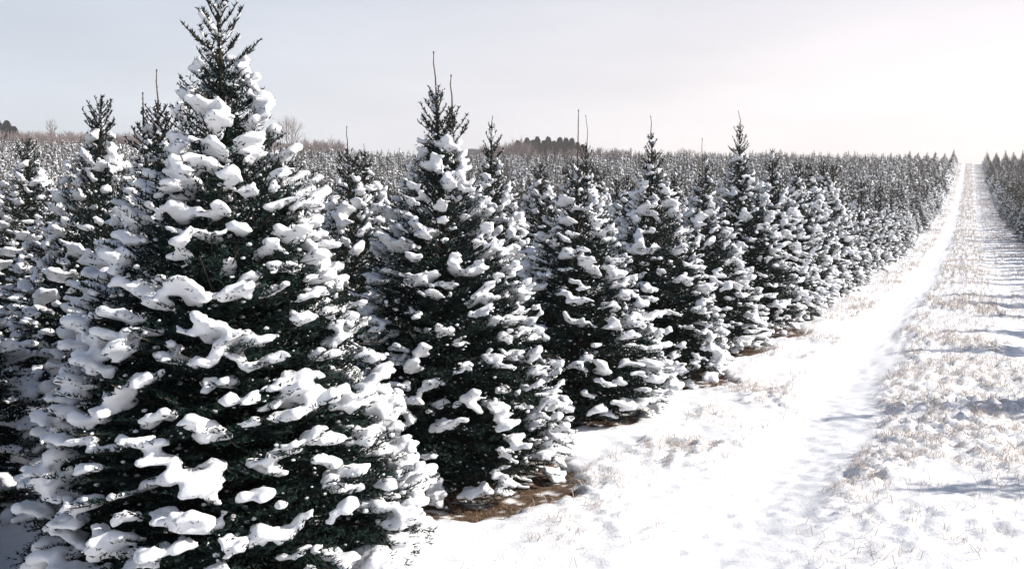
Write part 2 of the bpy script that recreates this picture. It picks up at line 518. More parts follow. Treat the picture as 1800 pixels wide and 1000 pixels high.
def remeshed(V, F, voxel, smooth=2, dec=0.36):
    me = mesh_np('tmp', V, F, [])
    ob = bpy.data.objects.new('tmp', me); scene.collection.objects.link(ob)
    md = ob.modifiers.new('r', 'REMESH'); md.mode = 'VOXEL'; md.voxel_size = voxel; md.use_smooth_shade = True
    if smooth:
        sm = ob.modifiers.new('s', 'SMOOTH'); sm.factor = 0.5; sm.iterations = smooth
    if dec:
        dm_ = ob.modifiers.new('d', 'DECIMATE'); dm_.ratio = dec
    dg = bpy.context.evaluated_depsgraph_get()
    ev = ob.evaluated_get(dg); m2 = ev.to_mesh()
    v = np.empty(len(m2.vertices) * 3, np.float32); m2.vertices.foreach_get('co', v)
    m2.calc_loop_triangles()
    li = np.empty(len(m2.loop_triangles) * 3, np.int32); m2.loop_triangles.foreach_get('vertices', li)
    ev.to_mesh_clear()
    bpy.data.objects.remove(ob); bpy.data.meshes.remove(me)
    return v.reshape(-1, 3).astype(float), li.reshape(-1, 3)

LOD0 = dict(twig=0.040, sub=True, nstep=0.0142, nlen=0.023, nwid=0.0066, nbk=1.45, voxel=0.0108, blob=0.0195, dens=1.0, inner=0.42, flecks=2600, nf=14, cut=0.37, pad=0.66)
LOD1 = dict(twig=0.045, sub=True, nstep=0.0255, nlen=0.025, nwid=0.0108, voxel=0.0145, blob=0.0205, dens=0.90, inner=0.40, flecks=1500, nf=17, cut=0.385, pad=0.63, nbk=1.35)
LOD2 = dict(twig=0.075, sub=False, nstep=0.023, nlen=0.036, nwid=0.016, voxel=0.025, blob=0.034, dens=0.66, inner=0.2, flecks=200, nf=16, cut=0.465, pad=0.84)
LOD3 = dict(twig=0.11, sub=False, nstep=0.034, nlen=0.058, nwid=0.030, voxel=0.055, blob=0.072, dens=0.34, inner=0.1, flecks=40, nf=12, cut=0.52, pad=1.0)

def crown_radius(t, R0):
    """t = 0 at the foot, 1 at the top of the closed crown"""
    t = np.clip(t, 0, 1)
    return R0 * (0.93 * (1 - t) ** 0.80 + 0.07) * (0.86 + 0.14 * sstep(0, 0.10, t))

def build_fir(seed, H, R0, lod, leader=0.3, snow=1.0, twin=False, crook=0.0, tip_zone=0.42, bushy_leader=False, lumpy=1.0):
    r = np.random.default_rng(seed)
    Hc = H - tip_zone * 0.66            # closed crown ends here, single shoots above
    # --- bough tips spread evenly over the crown's surface
    zt = np.linspace(0.05, Hc, 200)
    rad = crown_radius((zt - 0.10) / (Hc - 0.10), R0)
    w = rad + 0.13
    cdf = np.cumsum(w); cdf /= cdf[-1]
    nb = int(400 * lod.get('nbk', 1.0) * lod['dens'] * (R0 / 0.85) * (H / 2.4))
    u = (np.arange(nb) + r.random(nb)) / nb
    tz = np.interp(u, cdf, zt)
    ph = np.arange(nb) * 2.39996 + r.normal(0, 0.25, nb) + r.uniform(0, 6.28)
    fans = []
    for L in (0.16, 0.22, 0.30, 0.38, 0.46):
        for k in range(3): fans.append((L, make_fan(r, L, lod)))
    NB, NT, NW = [], [], []
    WP0, WP1, WR = [], [], []
    SP, SR = [], []
    lob = fbm(np.column_stack([np.cos(ph) * 1.7 + 5, np.sin(ph) * 1.7 + 5, tz * 3.2]), 2, seed) - 0.5
    def place(L, Mx, org, snow_amt, t):
        cand = [f for (l, f) in fans if abs(l - L) < 0.045] or [fans[-1][1]]
        f = cand[r.integers(len(cand))]
        NB.append(f['nb'] @ Mx.T + org); NT.append(f['nt'] @ Mx.T + org); NW.append(f['nw'] @ Mx.T)
        P0 = f['P0'] @ Mx.T + org; P1 = f['P1'] @ Mx.T + org
        m = f['lv'] < 1
        WP0.append(P0[m]); WP1.append(P1[m]); WR.append(np.where(f['lv'][m] == 0, 0.0035, 0.0018))
        if snow_amt <= 0: return
        # snow pad: blobs strung along the twigs
        bs = lod['blob']
        sl = min(L, r.uniform(0.10, 0.22) * lod.get('pad', 1.0)); sw = r.uniform(0.045, 0.10) * lod.get('pad', 1.0); sy = r.normal(0, 0.02)
        x0_ = L - sl - r.uniform(0, 0.05)
        lm = (f['P0'] + f['P1']) * 0.5
        for a, b, lv, lc in zip(P0, P1, f['lv'], lm):
            if lc[0] < x0_ or abs(lc[1] - sy) > sw: continue
            if lv == 2 and r.random() < 0.5: continue
            d = np.linalg.norm(b - a)
            n = max(1, int(round(d / (bs * 0.85))))
            for q in range(n):
                c = a + (b - a) * ((q + 0.5) / n)
                SP.append((*c, lv, snow_amt))
    for i in range(nb):
        z = tz[i]; t = max(0.0, (z - 0.10) / (Hc - 0.10))
        rr = crown_radius(t, R0) * (1 + 0.16 * lob[i] * lumpy + r.normal(0, 0.035))
        az = ph[i]
        el = R(6 + 46 * t ** 1.6 - 16 * max(0, 1 - t / 0.12)) + r.normal(0, 0.10)
        L = min(0.46, max(0.16, rr * 0.80 * r.uniform(0.8, 1.1)))
        Mx = rot_z(az) @ rot_y(el) @ rot_x(r.normal(0, 0.24))
        tip = np.array([rr * math.cos(az), rr * math.sin(az), z])
        org = tip - Mx @ np.array([L, 0, 0])
        amt = snow * (1.0 - 0.10 * t) * r.uniform(0.55, 1.35) if r.random() < 0.86 else 0
        place(L, Mx, org, amt, t)
        # woody limb from the trunk to the spray
        root = np.array([0, 0, max(0.05, org[2] - 0.35 * rr * math.tan(max(el, 0.1)) - 0.03)])
        WP0.append(root[None]); WP1.append(org[None]); WR.append(np.array([0.006]))
        if r.random() < lod['inner']:
            az2 = az + r.uniform(-0.6, 0.6); f2 = r.uniform(0.45, 0.75)
            M2 = rot_z(az2) @ rot_y(el * 0.7) @ rot_x(r.normal(0, 0.4))
            L2 = min(0.38, max(0.16, rr * 0.5))
            tip2 = np.array([rr * f2 * math.cos(az2), rr * f2 * math.sin(az2), max(0.08, z - 0.05)])
            place(L2, M2, tip2 - M2 @ np.array([L2, 0, 0]), 0, t)
    # --- single upswept shoots in the tip zone
    S0, S1 = [], []
    nsh = 20 if lod['sub'] else (10 if lod['twig'] < 0.1 else 7)
    stems = [(0.0, 0.0, H, leader)]
    if twin: stems.append((0.085, 0.03, H - 0.10, leader * 0.75))
    for si, (sx, sy, sh, sl) in enumerate(stems):
        nn = nsh if si == 0 else nsh // 2
        for i in range(nn):
            f = (i + r.uniform(0, 0.6)) / nn
            z = Hc - 0.10 + (sh - Hc + 0.02) * f
            az = i * 2.39996 + r.normal(0, 0.3); el = R(40 + 16 * f) + r.normal(0, 0.12)
            ln = (0.15 * (1 - f) ** 0.8 + 0.060) * r.uniform(0.75, 1.2) * (0.8 if si else (0.95 if bushy_leader else 1))
            b = np.array([sx, sy, z]); d = np.array([math.cos(az) * math.cos(el), math.sin(az) * math.cos(el), math.sin(el)])
            mid = b + d * ln * 0.55; d2 = d + np.array([0, 0, 0.35]); d2 /= np.linalg.norm(d2)
            S0 += [b, mid]; S1 += [mid, mid + d2 * ln * 0.5]
            if f < 0.25 and lod['sub']:
                for s3 in (1, -1):
                    e = b + d * ln * 0.4; aa = az + s3 * 0.75
                    S0.append(e); S1.append(e + np.array([math.cos(aa) * math.cos(el), math.sin(aa) * math.cos(el), math.sin(el)]) * ln * 0.45)
            if r.random() < (0.95 - 0.55 * f) * min(snow, 1.2):
                for q in np.arange(0.12, 0.95, 0.10):
                    SP.append((*(b + d * ln * q), 3, 0.85))
        S0.append(np.array([sx, sy, Hc - 0.35])); S1.append(np.array([sx, sy, sh - 0.02]))
    S0 = np.array(S0); S1 = np.array(S1)
    st = lod['nstep'] * (0.26 if lod['sub'] else 0.45)
    a, b, c = needles_on(S0, S1, st * 0.8, lod['nlen'] * 0.95, lod['nwid'], r, flat=0.0)
    NB.append(a); NT.append(b); NW.append(c)
    WP0.append(S0); WP1.append(S1); WR.append(np.full(len(S0), 0.0035 if lod['sub'] else 0.007))
    # --- crown mesh
    nbv = np.concatenate(NB); ntv = np.concatenate(NT); nwv = np.concatenate(NW)
    n = len(nbv)
    V = np.stack([nbv - nwv, nbv + nwv, ntv], axis=1).reshape(-1, 3)
    Fn = np.arange(3 * n).reshape(-1, 3)
    w0 = np.concatenate(WP0); w1 = np.concatenate(WP1); wr = np.concatenate(WR)
    if not lod['sub']: wr = wr * 1.6
    tv, tf = tubes(w0, w1, wr, wr * 0.7, 3)
    V2 = np.concatenate([V, tv]); V2[:, 2] = np.maximum(V2[:, 2], 0.012)
    crown = mesh_np('crown', V2, [Fn, tf + len(V)], [M_needle, M_bark], fm=np.concatenate([np.zeros(n), np.ones(len(tf))]))
    # --- snow mesh
    SPa = np.array(SP)
    c = SPa[:, :3]; lv = SPa[:, 3]; amt = SPa[:, 4]
    nz = fbm(c * np.array([1, 1, 1.15]) * lod['nf'], 2, seed + 5)
    azc = np.hypot(c[:, 0], c[:, 1]) / np.maximum(crown_radius((c[:, 2] - 0.10) / (Hc - 0.10), R0), 0.05)
    fill = nz + 0.16 * (amt - 1) + 0.12 * (azc - 0.85) - 0.02 * np.clip((c[:, 2] / Hc - 0.6) / 0.4, 0, 1)
    keep = (fill > lod['cut']) | (lv == 3)
    keep &= (azc > 0.50) | (lv == 3)
    c = c[keep]; lv = lv[keep]; amt = amt[keep]; fill = fill[keep]
    base = np.select([lv == 0, lv == 1, lv == 2], [1.25, 1.0, 0.72], 0.52) * lod['blob']
    grow = np.clip(0.72 + 2.0 * (fill - lod['cut']), 0.6, 1.3) * (1 - 0.28 * np.clip(c[:, 2] / Hc, 0, 1) ** 2)
    grow = np.where(lv == 3, 1.0, grow)
    rad_ = base * grow * r.uniform(0.8, 1.2, len(c)) * np.clip(0.75 + 0.25 * amt, 0.7, 1.1)
    if lod['sub'] is False: rad_ = rad_ * np.where(lv == 3, 0.8, 1.0)
    thick = rad_ * r.uniform(0.62, 1.0, len(c))
    iv, jf = ICO1
    scl = np.column_stack([rad_, rad_, thick])
    BV = (iv[None] * scl[:, None, :] + (c + np.column_stack([np.zeros(len(c)), np.zeros(len(c)), thick * 0.55 + 0.003]))[:, None, :]).reshape(-1, 3)
    BF = (jf[None] + (np.arange(len(c)) * len(iv))[:, None, None]).reshape(-1, 3)
    sv, sf = remeshed(BV, BF, lod['voxel'])
    # surface wobble
    sv = sv + (np.column_stack([vnoise(sv * 38, 1), vnoise(sv * 38, 2), vnoise(sv * 38, 3)]) - 0.5) * lod['voxel'] * 0.9
    # small flecks caught deeper among the needles
    k = r.integers(0, n, lod['flecks'])
    fc = ntv[k]; fr = r.uniform(0.5, 1.2, len(k)) ** 2 * lod['blob'] * 0.42
    FV = (ICO1[0][None] * (fr[:, None] * np.array([[1.2, 1.2, 0.8]]))[:, None, :] * r.uniform(0.8, 1.2, (len(k), 12 if len(ICO1[0]) == 12 else len(ICO1[0]), 1)) + fc[:, None, :]).reshape(-1, 3)
    FF = (ICO1[1][None] + (np.arange(len(k)) * len(ICO1[0]))[:, None, None]).reshape(-1, 3)
    if lod['sub']:
        sm = mesh_np('snow_load', np.concatenate([sv, FV]), [sf, FF + len(sv)], [M_snow], smooth=True)
    else:
        sm = mesh_np('snow_load', sv, [sf], [M_snow], smooth=True)
    # --- leader(s)
    LV, LF = [], []; off = 0
    lead_meshes = []
    for si, (sx, sy, sh, sl) in enumerate(stems):
        pts = [np.array([sx, sy, sh - 0.16])]
        m = 5 if lod['sub'] else 2
        for i in range(1, m + 1):
            f = i / m
            pts.append(np.array([sx + crook * math.sin(f * 3.0) * sl + r.normal(0, 0.004), sy + crook * 0.5 * math.sin(f * 4) * sl, sh - 0.16 + (sl + 0.16) * f]))
        pts = np.array(pts)
        th = 0.0062 if lod['sub'] else (0.008 if lod['twig'] < 0.1 else 0.016)
        rr0 = np.linspace(th, th * 0.5, m); rr1 = np.linspace(th * 0.9, th * 0.38, m)
        v, f = tubes(pts[:-1], pts[1:], rr0, rr1, 5)
        vs, fs, mi = [v], [f], [np.zeros(len(f))]
        # buds and a few needle stubs
        if lod['sub']:
            dens = 0.0012 if bushy_leader else 0.006
            nln = 0.017 if bushy_leader else 0.008
            a_, b_, c_ = needles_on(pts[:-1], pts[1:], dens, nln, lod['nwid'] * 0.9, r, flat=0)
            nv = np.stack([a_ - c_, a_ + c_, b_], 1).reshape(-1, 3)
            bud = ICO1[0] * np.array([0.005, 0.005, 0.011]) + pts[-1]
            vs += [bud]; fs += [None]
            V = np.concatenate([v, nv, bud])
            Fq = f; Ft = np.concatenate([np.arange(len(a_) * 3).reshape(-1, 3) + len(v), ICO1[1] + len(v) + len(nv)])
            me = mesh_np('leader', V, [Fq, Ft], [M_leader, M_shoot if bushy_leader else M_leader], fm=np.concatenate([np.zeros(len(Fq)), np.ones(len(Ft))]))
        else:
            me = mesh_np('leader', v, [f], [M_leader_lit])
        lead_meshes.append(me)
    # --- trunk
    zs = np.array([-0.12, 0.05, 0.3, 0.8, 1.4, H - 0.16]); rt = np.array([0.062, 0.046, 0.040, 0.030, 0.020, 0.007]) * (H / 2.4)
    wob = np.column_stack([r.normal(0, 0.006, 6), r.normal(0, 0.006, 6), zs]); wob[-1, :2] = 0
    v, f = tubes(wob[:-1], wob[1:], rt[:-1], rt[1:], 8 if lod['sub'] else 4)
    trunk = mesh_np('trunk', v, [f], [M_bark], smooth=True)
    return dict(crown=crown, snow=sm, leaders=lead_meshes, trunk=trunk, H=H, leader=leader)

import time
t0 = time.time()
D = {}
D['A'] = build_fir(11, 2.62, 0.90, LOD0, leader=0.16, snow=1.1, bushy_leader=True, tip_zone=0.46)
D['B'] = build_fir(23, 2.42, 0.78, dict(LOD0, nf=16, wood=False, blob=0.0172, pad=0.60, nbk=1.5), leader=0.18, snow=1.0, twin=True, tip_zone=0.42)
D['M0'] = build_fir(31, 2.30, 0.80, LOD1, leader=0.42, snow=1.05, tip_zone=0.20)
D['M1'] = build_fir(37, 2.40, 0.78, LOD1, leader=0.14, snow=1.0, tip_zone=0.50, crook=0.08)
D['M2'] = build_fir(41, 2.25, 0.80, LOD1, leader=0.30, snow=1.1, tip_zone=0.34)
D['M3'] = build_fir(43, 2.50, 0.78, LOD1, leader=0.22, snow=0.85, tip_zone=0.55, crook=0.10)
D['M4'] = build_fir(47, 2.35, 0.86, LOD1, leader=0.20, snow=1.2, tip_zone=0.36, twin=True)
for i, (s_, h_, l_) in enumerate([(61, 2.3, 0.25), (62, 2.4, 0.12), (63, 2.25, 0.35), (64, 2.35, 0.2)]):
    D['F%d' % i] = build_fir(s_, h_, 0.80, LOD2, leader=l_, snow=[1.0, 1.1, 0.85, 0.95][i], tip_zone=0.28)
D['F4'] = build_fir(65, 2.4, 0.80, LOD2, leader=0.2, snow=0.35, tip_zone=0.40)
D['F5'] = build_fir(66, 2.3, 0.80, LOD2, leader=0.3, snow=0.45, tip_zone=0.45)
D['G3'] = build_fir(75, 2.35, 0.80, LOD3, leader=0.3, snow=0.35, tip_zone=0.45)
for i, (s_, h_, l_) in enumerate([(71, 2.3, 0.20), (72, 2.4, 0.12), (73, 2.25, 0.28)]):
    D['G%d' % i] = build_fir(s_, h_, 0.80, LOD3, leader=l_, snow=[0.9, 1.0, 0.75][i], tip_zone=0.45)
for k, d in D.items():
    print(k, 'crown', len(d['crown'].polygons), 'snow', len(d['snow'].polygons))
print('firs', round(time.time() - t0, 1))

# ------------------------------------------------------------------ individual firs
GROUP = 'snow laden firs planted in rows beside the track'
GROUP_R = 'firs planted in rows on the far side of the track'
proto_roots = {}
def components(nv, F):
    lab = np.arange(nv)
    E = np.concatenate([F[:, [i, (i + 1) % F.shape[1]]] for i in range(F.shape[1])])
    while True:
        m = np.minimum(lab[E[:, 0]], lab[E[:, 1]])
        new = lab.copy()
        np.minimum.at(new, E[:, 0], m); np.minimum.at(new, E[:, 1], m)
        new = new[new]; new = new[new]
        if (new == lab).all(): return lab
        lab = new

def snow_pads(me, root, most=300):
    """each separate pad of snow lying on the boughs is its own part; the crumbs stay together"""
    nv = len(me.vertices); v = np.empty(nv * 3, np.float32); me.vertices.foreach_get('co', v); v = v.reshape(-1, 3)
    tot = np.empty(len(me.polygons), np.int32); me.polygons.foreach_get('loop_total', tot)
    li = np.empty(len(me.loops), np.int32); me.loops.foreach_get('vertex_index', li)
    Q = li.reshape(-1, 3)
    lab = components(nv, Q)
    fl = lab[Q[:, 0]]
    ids, cnt = np.unique(fl, return_counts=True)
    o = np.argsort(-cnt); big = [ids[i] for i in o if cnt[i] >= 170][:most]
    rest_q = ~np.isin(fl, big)
    def sub(name, q, t=None):
        use = np.unique(np.concatenate([q.ravel()] + ([t.ravel()] if t is not None else [])))
        mp_ = np.zeros(nv, np.int64); mp_[use] = np.arange(len(use))
        return mesh_np(name, v[use], [mp_[q]] + ([mp_[t]] if t is not None else []), [M_snow], smooth=True)
    for b in big:
        link('snow_pad', sub('snow_pad', Q[fl == b]), root)
    tag(link('snow_crumbs', sub('snow_crumbs', Q[rest_q]), root), kind='stuff')
    bpy.data.meshes.remove(me)

def place_fir(design, x, y, h, r_, rot, label, group, lead=None):
    d = D[design]
    root = bpy.data.objects.new('fir_tree', None)
    scene.collection.objects.link(root)
    root.empty_display_size = 0.3
    z = float(gz(x, y)[0]) - 0.02
    root.location = (x, y, z)
    R0 = {'A': 0.90, 'B': 0.78, 'M0': .80, 'M1': .78, 'M2': .80, 'M3': .78, 'M4': .86}.get(design, .80)
    sx = r_ / R0; sz = h / d['H']
    root.scale = (sx, sx, sz)
    root.rotation_euler = (rng.normal(0, 0.022), rng.normal(0, 0.022), rot)
    tag(root, label, 'fir tree', group)
    link('trunk', d['trunk'], root)
    link('crown', d['crown'], root)
    if design in ('A', 'B'): snow_pads(d['snow'], root)
    else: tag(link('snow_load', d['snow'], root), kind='stuff')
    for me in d['leaders']:
        o = link('leader', me, root)
        if lead is not None and d['leader'] > 0:
            k = lead / (d['leader'] * sz)
            zb = d['H'] - 0.16
            o.scale = (1, 1, k); o.location = (0, 0, zb * (1 - k))
    return root

for t in T:
    place_fir(t['design'], t['x'], t['y'], t['h'], t['r'], t['rot'], t['label'], GROUP, t['lead'])

ORD = ['zeroth', 'first', 'second', 'third', 'fourth', 'fifth', 'sixth', 'seventh', 'eighth', 'ninth', 'tenth', 'eleventh', 'twelfth', 'thirteenth',
       'fourteenth', 'fifteenth', 'sixteenth', 'seventeenth', 'eighteenth', 'nineteenth', 'twentieth']
def ordw(n):
    if n <= 20: return ORD[n]
    tens = {2: 'twenty', 3: 'thirty', 4: 'forty'}[n // 10]
    return tens + '-' + ORD[n % 10] if n % 10 else {3: 'thirtieth', 4: 'fortieth'}.get(n // 10, 'twentieth')
count = {1: 6, 2: 4, 3: 2}
order = sorted(np.nonzero(ind)[0], key=lambda i: (auto[i, 0], auto[i, 2]))
mids = ['M1', 'M1', 'M2', 'M3', 'M2', 'M4']
for i in order:
    k, x, y, h, r_ = auto[i]; k = int(k)
    count[k] = count.get(k, 0) + 1
    n = count[k]
    far = aS[i] > 21
    des = ('F%d' % (rng.integers(4) if k > 0 else rng.integers(4, 6))) if far else mids[int(rng.integers(5))]
    lead = float(rng.uniform(0.04, 0.19)) if rng.random() < 0.88 else 0.26
    size = 'short' if h < 2.12 else ('tall' if h > 2.5 else 'medium')
    look = 'with a long bare leader' if lead > 0.16 else ('with a stubby tip' if lead < 0.09 else 'with a thin tip')
    if k > 0:
        rowname = 'the row edging the track' if k == 1 else 'the %s row from the track' % ordw(k)
        lab = '%s fir %s, %s up %s' % (size, look, ordw(n), rowname)
        g = GROUP
    else:
        lab = '%s shaded fir %s, %s up the %s row beyond the track' % (size, look, ordw(n), ordw(-k))
        g = GROUP_R
    place_fir(des, x, y, h, r_, rng.uniform(0, 6.28), lab, g, lead)

# ------------------------------------------------------------------ the rest of the plantation: one mass
JOINED = {}
def joined(design):
    if design not in JOINED: JOINED[design] = join_parts(design)
    return JOINED[design]

def join_parts(design):
    d = D[design]
    parts = [d['crown'], d['snow'], d['trunk']] + d['leaders']
    mats = [M_needle, M_bark, M_snow, M_leader, M_shoot, M_leader_lit]
    V, Fs, fm, off = [], [], [], 0
    Lt, tot, mi = [], [], []
    for me in parts:
        v = np.empty(len(me.vertices) * 3, np.float32); me.vertices.foreach_get('co', v)
        li = np.empty(len(me.loops), np.int32); me.loops.foreach_get('vertex_index', li)
        tt = np.empty(len(me.polygons), np.int32); me.polygons.foreach_get('loop_total', tt)
        m = np.empty(len(me.polygons), np.int32); me.polygons.foreach_get('material_index', m)
        remap = np.array([mats.index(q) for q in me.materials])
        V.append(v.reshape(-1, 3)); Lt.append(li + off); tot.append(tt); mi.append(remap[m]); off += len(me.vertices)
    V = np.concatenate(V); Lt = np.concatenate(Lt); tot = np.concatenate(tot); mi = np.concatenate(mi)
    me = bpy.data.meshes.new('fir_mass_' + design)
    me.vertices.add(len(V)); me.vertices.foreach_set('co', V.ravel())
    me.loops.add(len(Lt)); me.loops.foreach_set('vertex_index', Lt)
    me.polygons.add(len(tot)); me.polygons.foreach_set('loop_start', np.concatenate([[0], np.cumsum(tot)[:-1]]).astype(np.int32))
    me.polygons.foreach_set('material_index', mi.astype(np.int32))
    me.polygons.foreach_set('use_smooth', np.isin(mi, (2,)))
    for m in mats: me.materials.append(m)
    me.update(calc_edges=True)
    o = bpy.data.objects.new('fir_kind', me); o.use_fake_user = True
    return o

def plantation(name, rows, designs, label):
    """points with size and turn; geometry nodes set a whole fir on each"""
    x, y, h, r_ = rows[:, 1], rows[:, 2], rows[:, 3], rows[:, 4]
    z = gz(x, y) - 0.02
    me = bpy.data.meshes.new(name)
    me.vertices.add(len(x)); me.vertices.foreach_set('co', np.column_stack([x, y, z]).astype(np.float32).ravel())
    a = me.attributes.new('turn', 'FLOAT', 'POINT'); a.data.foreach_set('value', rng.uniform(0, 6.28, len(x)).astype(np.float32))
    a = me.attributes.new('size', 'FLOAT_VECTOR', 'POINT')
    a.data.foreach_set('vector', np.column_stack([r_ / 0.8, r_ / 0.8, h / 2.32]).astype(np.float32).ravel())
    which = rng.integers(0, len(designs), len(x))
    a = me.attributes.new('which', 'INT', 'POINT'); a.data.foreach_set('value', which.astype(np.int32))
    o = link(name, me)
    g = bpy.data.node_groups.new(name, 'GeometryNodeTree')
    g.interface.new_socket('Geometry', in_out='INPUT', socket_type='NodeSocketGeometry')
    g.interface.new_socket('Geometry', in_out='OUTPUT', socket_type='NodeSocketGeometry')
    gi = g.nodes.new('NodeGroupInput'); go = g.nodes.new('NodeGroupOutput')
    mp_ = g.nodes.new('GeometryNodeMeshToPoints'); g.links.new(gi.outputs[0], mp_.inputs['Mesh'])
    jn = g.nodes.new('GeometryNodeJoinGeometry')
    def attr(nm, ty):
        q = g.nodes.new('GeometryNodeInputNamedAttribute'); q.data_type = ty; q.inputs['Name'].default_value = nm
        return q.outputs['Attribute']
    tn = attr('turn', 'FLOAT'); sz = attr('size', 'FLOAT_VECTOR'); wh = attr('which', 'INT')
    cx = g.nodes.new('ShaderNodeCombineXYZ'); g.links.new(tn, cx.inputs['Z'])
    for k, dsn in enumerate(designs):
        oi = g.nodes.new('GeometryNodeObjectInfo'); oi.inputs['Object'].default_value = joined(dsn); oi.inputs['As Instance'].default_value = True
        ip = g.nodes.new('GeometryNodeInstanceOnPoints')
        cm = g.nodes.new('FunctionNodeCompare'); cm.data_type = 'INT'; cm.operation = 'EQUAL'
        g.links.new(wh, cm.inputs['A'] if False else cm.inputs[2]); cm.inputs[3].default_value = k
        g.links.new(mp_.outputs[0], ip.inputs['Points']); g.links.new(cm.outputs[0], ip.inputs['Selection'])
        g.links.new(oi.outputs['Geometry'], ip.inputs['Instance'])
        g.links.new(cx.outputs[0], ip.inputs['Rotation']); g.links.new(sz, ip.inputs['Scale'])
        g.links.new(ip.outputs[0], jn.inputs[0])
    g.links.new(jn.outputs[0], go.inputs[0])
    md = o.modifiers.new('plant', 'NODES'); md.node_group = g
    return tag(o, label, kind='stuff')

rest = ~ind
nearrest = rest & (dist < 20)
midrest = rest & ~nearrest & (aS < 75)
farrest = rest & ~nearrest & (aS >= 75)
print('individual', ind.sum() + len(T), 'near rest', nearrest.sum(), 'mid', midrest.sum(), 'far', farrest.sum())
plantation('fir_rows_around', auto[nearrest], ['F0', 'F1', 'F2', 'F3'], 'rows of snowy firs close round the viewer, outside the picture')
L_ = auto[:, 0] > 0
plantation('fir_plantation', auto[midrest & L_], ['F0', 'F1', 'F2', 'F3', 'F5'], 'dense plantation of snowy firs rising up the slope')
plantation('distant_fir_plantation', auto[farrest & L_], ['G0', 'G1', 'G2', 'G3'], 'far rows of small frosted firs up to the crest')
plantation('shaded_fir_plantation', auto[midrest & ~L_], ['F4', 'F5'], 'dense dark firs on the far side of the track')
plantation('distant_shaded_fir_plantation', auto[farrest & ~L_], ['G3', 'G2'], 'far dark firs on the far side of the track')

# ------------------------------------------------------------------ dry grass poking through the snow
def blades(name, x, y, h, lean, width, mat, label, bendy=0.5):
    n = len(x)
    z = gz(x, y, True) - 0.006
    az = rng.uniform(0, 6.28, n); la = rng.normal(0, 1, (n, 2)) * lean
    b = np.column_stack([x, y, z])
    mid = b + np.column_stack([la[:, 0] * h * 0.4, la[:, 1] * h * 0.4, h * 0.6])
    tip = b + np.column_stack([la[:, 0] * h * (0.9 + bendy), la[:, 1] * h * (0.9 + bendy), h * (1 - 0.3 * np.clip(np.hypot(la[:, 0], la[:, 1]), 0, 1.5))])
    w = np.column_stack([np.cos(az), np.sin(az), np.zeros(n)]) * (width * 0.5)[:, None]
    V = np.stack([b - w, b + w, mid + w * 0.8, mid - w * 0.8, tip], 1).reshape(-1, 3)
    k = np.arange(n) * 5
    Fq = np.column_stack([k, k + 1, k + 2, k + 3]); Ft = np.column_stack([k + 3, k + 2, k + 4])
    return tag(link(name, mesh_np(name, V, [Fq, Ft], [mat])), label, kind='stuff')

def scatter(n, x0, x1, y0, y1, power, seed):
    r = np.random.default_rng(seed)
    x = r.uniform(x0, x1, n); y = y0 + (y1 - y0) * r.random(n) ** power
    rough = strip_masks(x, y)
    cl = fbm(np.column_stack([x, y]) * 6.5, 2, 91)
    keep = (r.random(n) < rough ** 1.4 * sstep(0.38, 0.58, cl) * 1.2) & (bare_mask(x, y) < 0.3)
    return x[keep], y[keep], cl[keep]
x, y, cl = scatter(95000, -2.1, 1.3, 2.6, 16, 1.4, 1)
s_ = -SY * x + CY * y
blades('dry_grass', x, y, rng.uniform(0.02, 0.085, len(x)), 0.75, np.full(len(x), 0.0026) + 0.00018 * s_, M_straw, 'pale dry grass poking through the snow on the track')
x, y, cl = scatter(150000, -2.1, 3.0, 16, 200, 1.6, 2)
s_ = -SY * x + CY * y
blades('distant_dry_grass', x, y, rng.uniform(0.05, 0.12, len(x)), 0.35, 0.0015 + 0.00028 * s_, M_straw, 'dry grass strip running up the track to the crest')

# brown litter with upright stalks in the wells under the front firs
lx, ly = [], []
for t in T + [dict(x=auto[i, 1], y=auto[i, 2], r=auto[i, 4]) for i in np.nonzero(ind & (aS < 19) & (auto[:, 0] == 1))[0]]:
    if t['x'] < -4.6: continue
    n = 5200 if t['y'] < 8 else 1500
    a_ = rng.uniform(0, 6.28, n); q = np.sqrt(rng.random(n)) * t['r'] * 1.12
    lx.append(t['x'] + 0.1 + q * np.cos(a_)); ly.append(t['y'] - 0.05 + q * np.sin(a_))
lx = np.concatenate(lx); ly = np.concatenate(ly)
k = (bare_mask(lx, ly) > 0.6) & (lx > -3.3)
lx, ly = lx[k], ly[k]
blades('needle_litter', lx, ly, rng.uniform(0.012, 0.045, len(lx)), 1.1, np.full(len(lx), 0.004), M_litter, 'brown needles and dead grass in the snow wells under the firs')

# ------------------------------------------------------------------ a dry weed stem with a folded leaf between the two nearest firs
def weed():
    root = bpy.data.objects.new('dry_weed', None); scene.collection.objects.link(root)
    bx, by = -2.33, 3.35
    root.location = (bx, by, float(gz(bx, by)[0]))
    tag(root, 'single dry weed stalk with a folded tan leaf between the two nearest firs', 'weed')
    P = np.array([[0, 0, -.05], [-.02, .01, .12], [-.05, .01, .24], [-.08, .0, .33]])
    v, f = tubes(P[:-1], P[1:], [0.005, 0.004, 0.0035], [0.004, 0.0035, 0.003], 6)
    link('stem', mesh_np('stem', v, [f], [M_straw]), root)
    L = []
    for i in range(8):
        t = i / 7; w = 0.013 * math.sin(math.pi * min(1, t * 0.92 + 0.08)) + 0.001
        c = np.array([-.05 + 0.045 * t, 0.0, .25 + 0.17 * t])
        L += [c + (w, -w * .6, 0), c + (0, w * .8, 0), c + (-w, -w * .6, 0)]
    Fq = []
    for i in range(7):
        for j in (0, 1): Fq.append([i * 3 + j, i * 3 + j + 1, i * 3 + 4 + j, i * 3 + 3 + j])
    me = mesh_np('leaf', np.array(L), [np.array(Fq)], [M_straw], smooth=True)
    o = link('leaf', me, root); sd_ = o.modifiers.new('t', 'SOLIDIFY'); sd_.thickness = 0.002
weed()

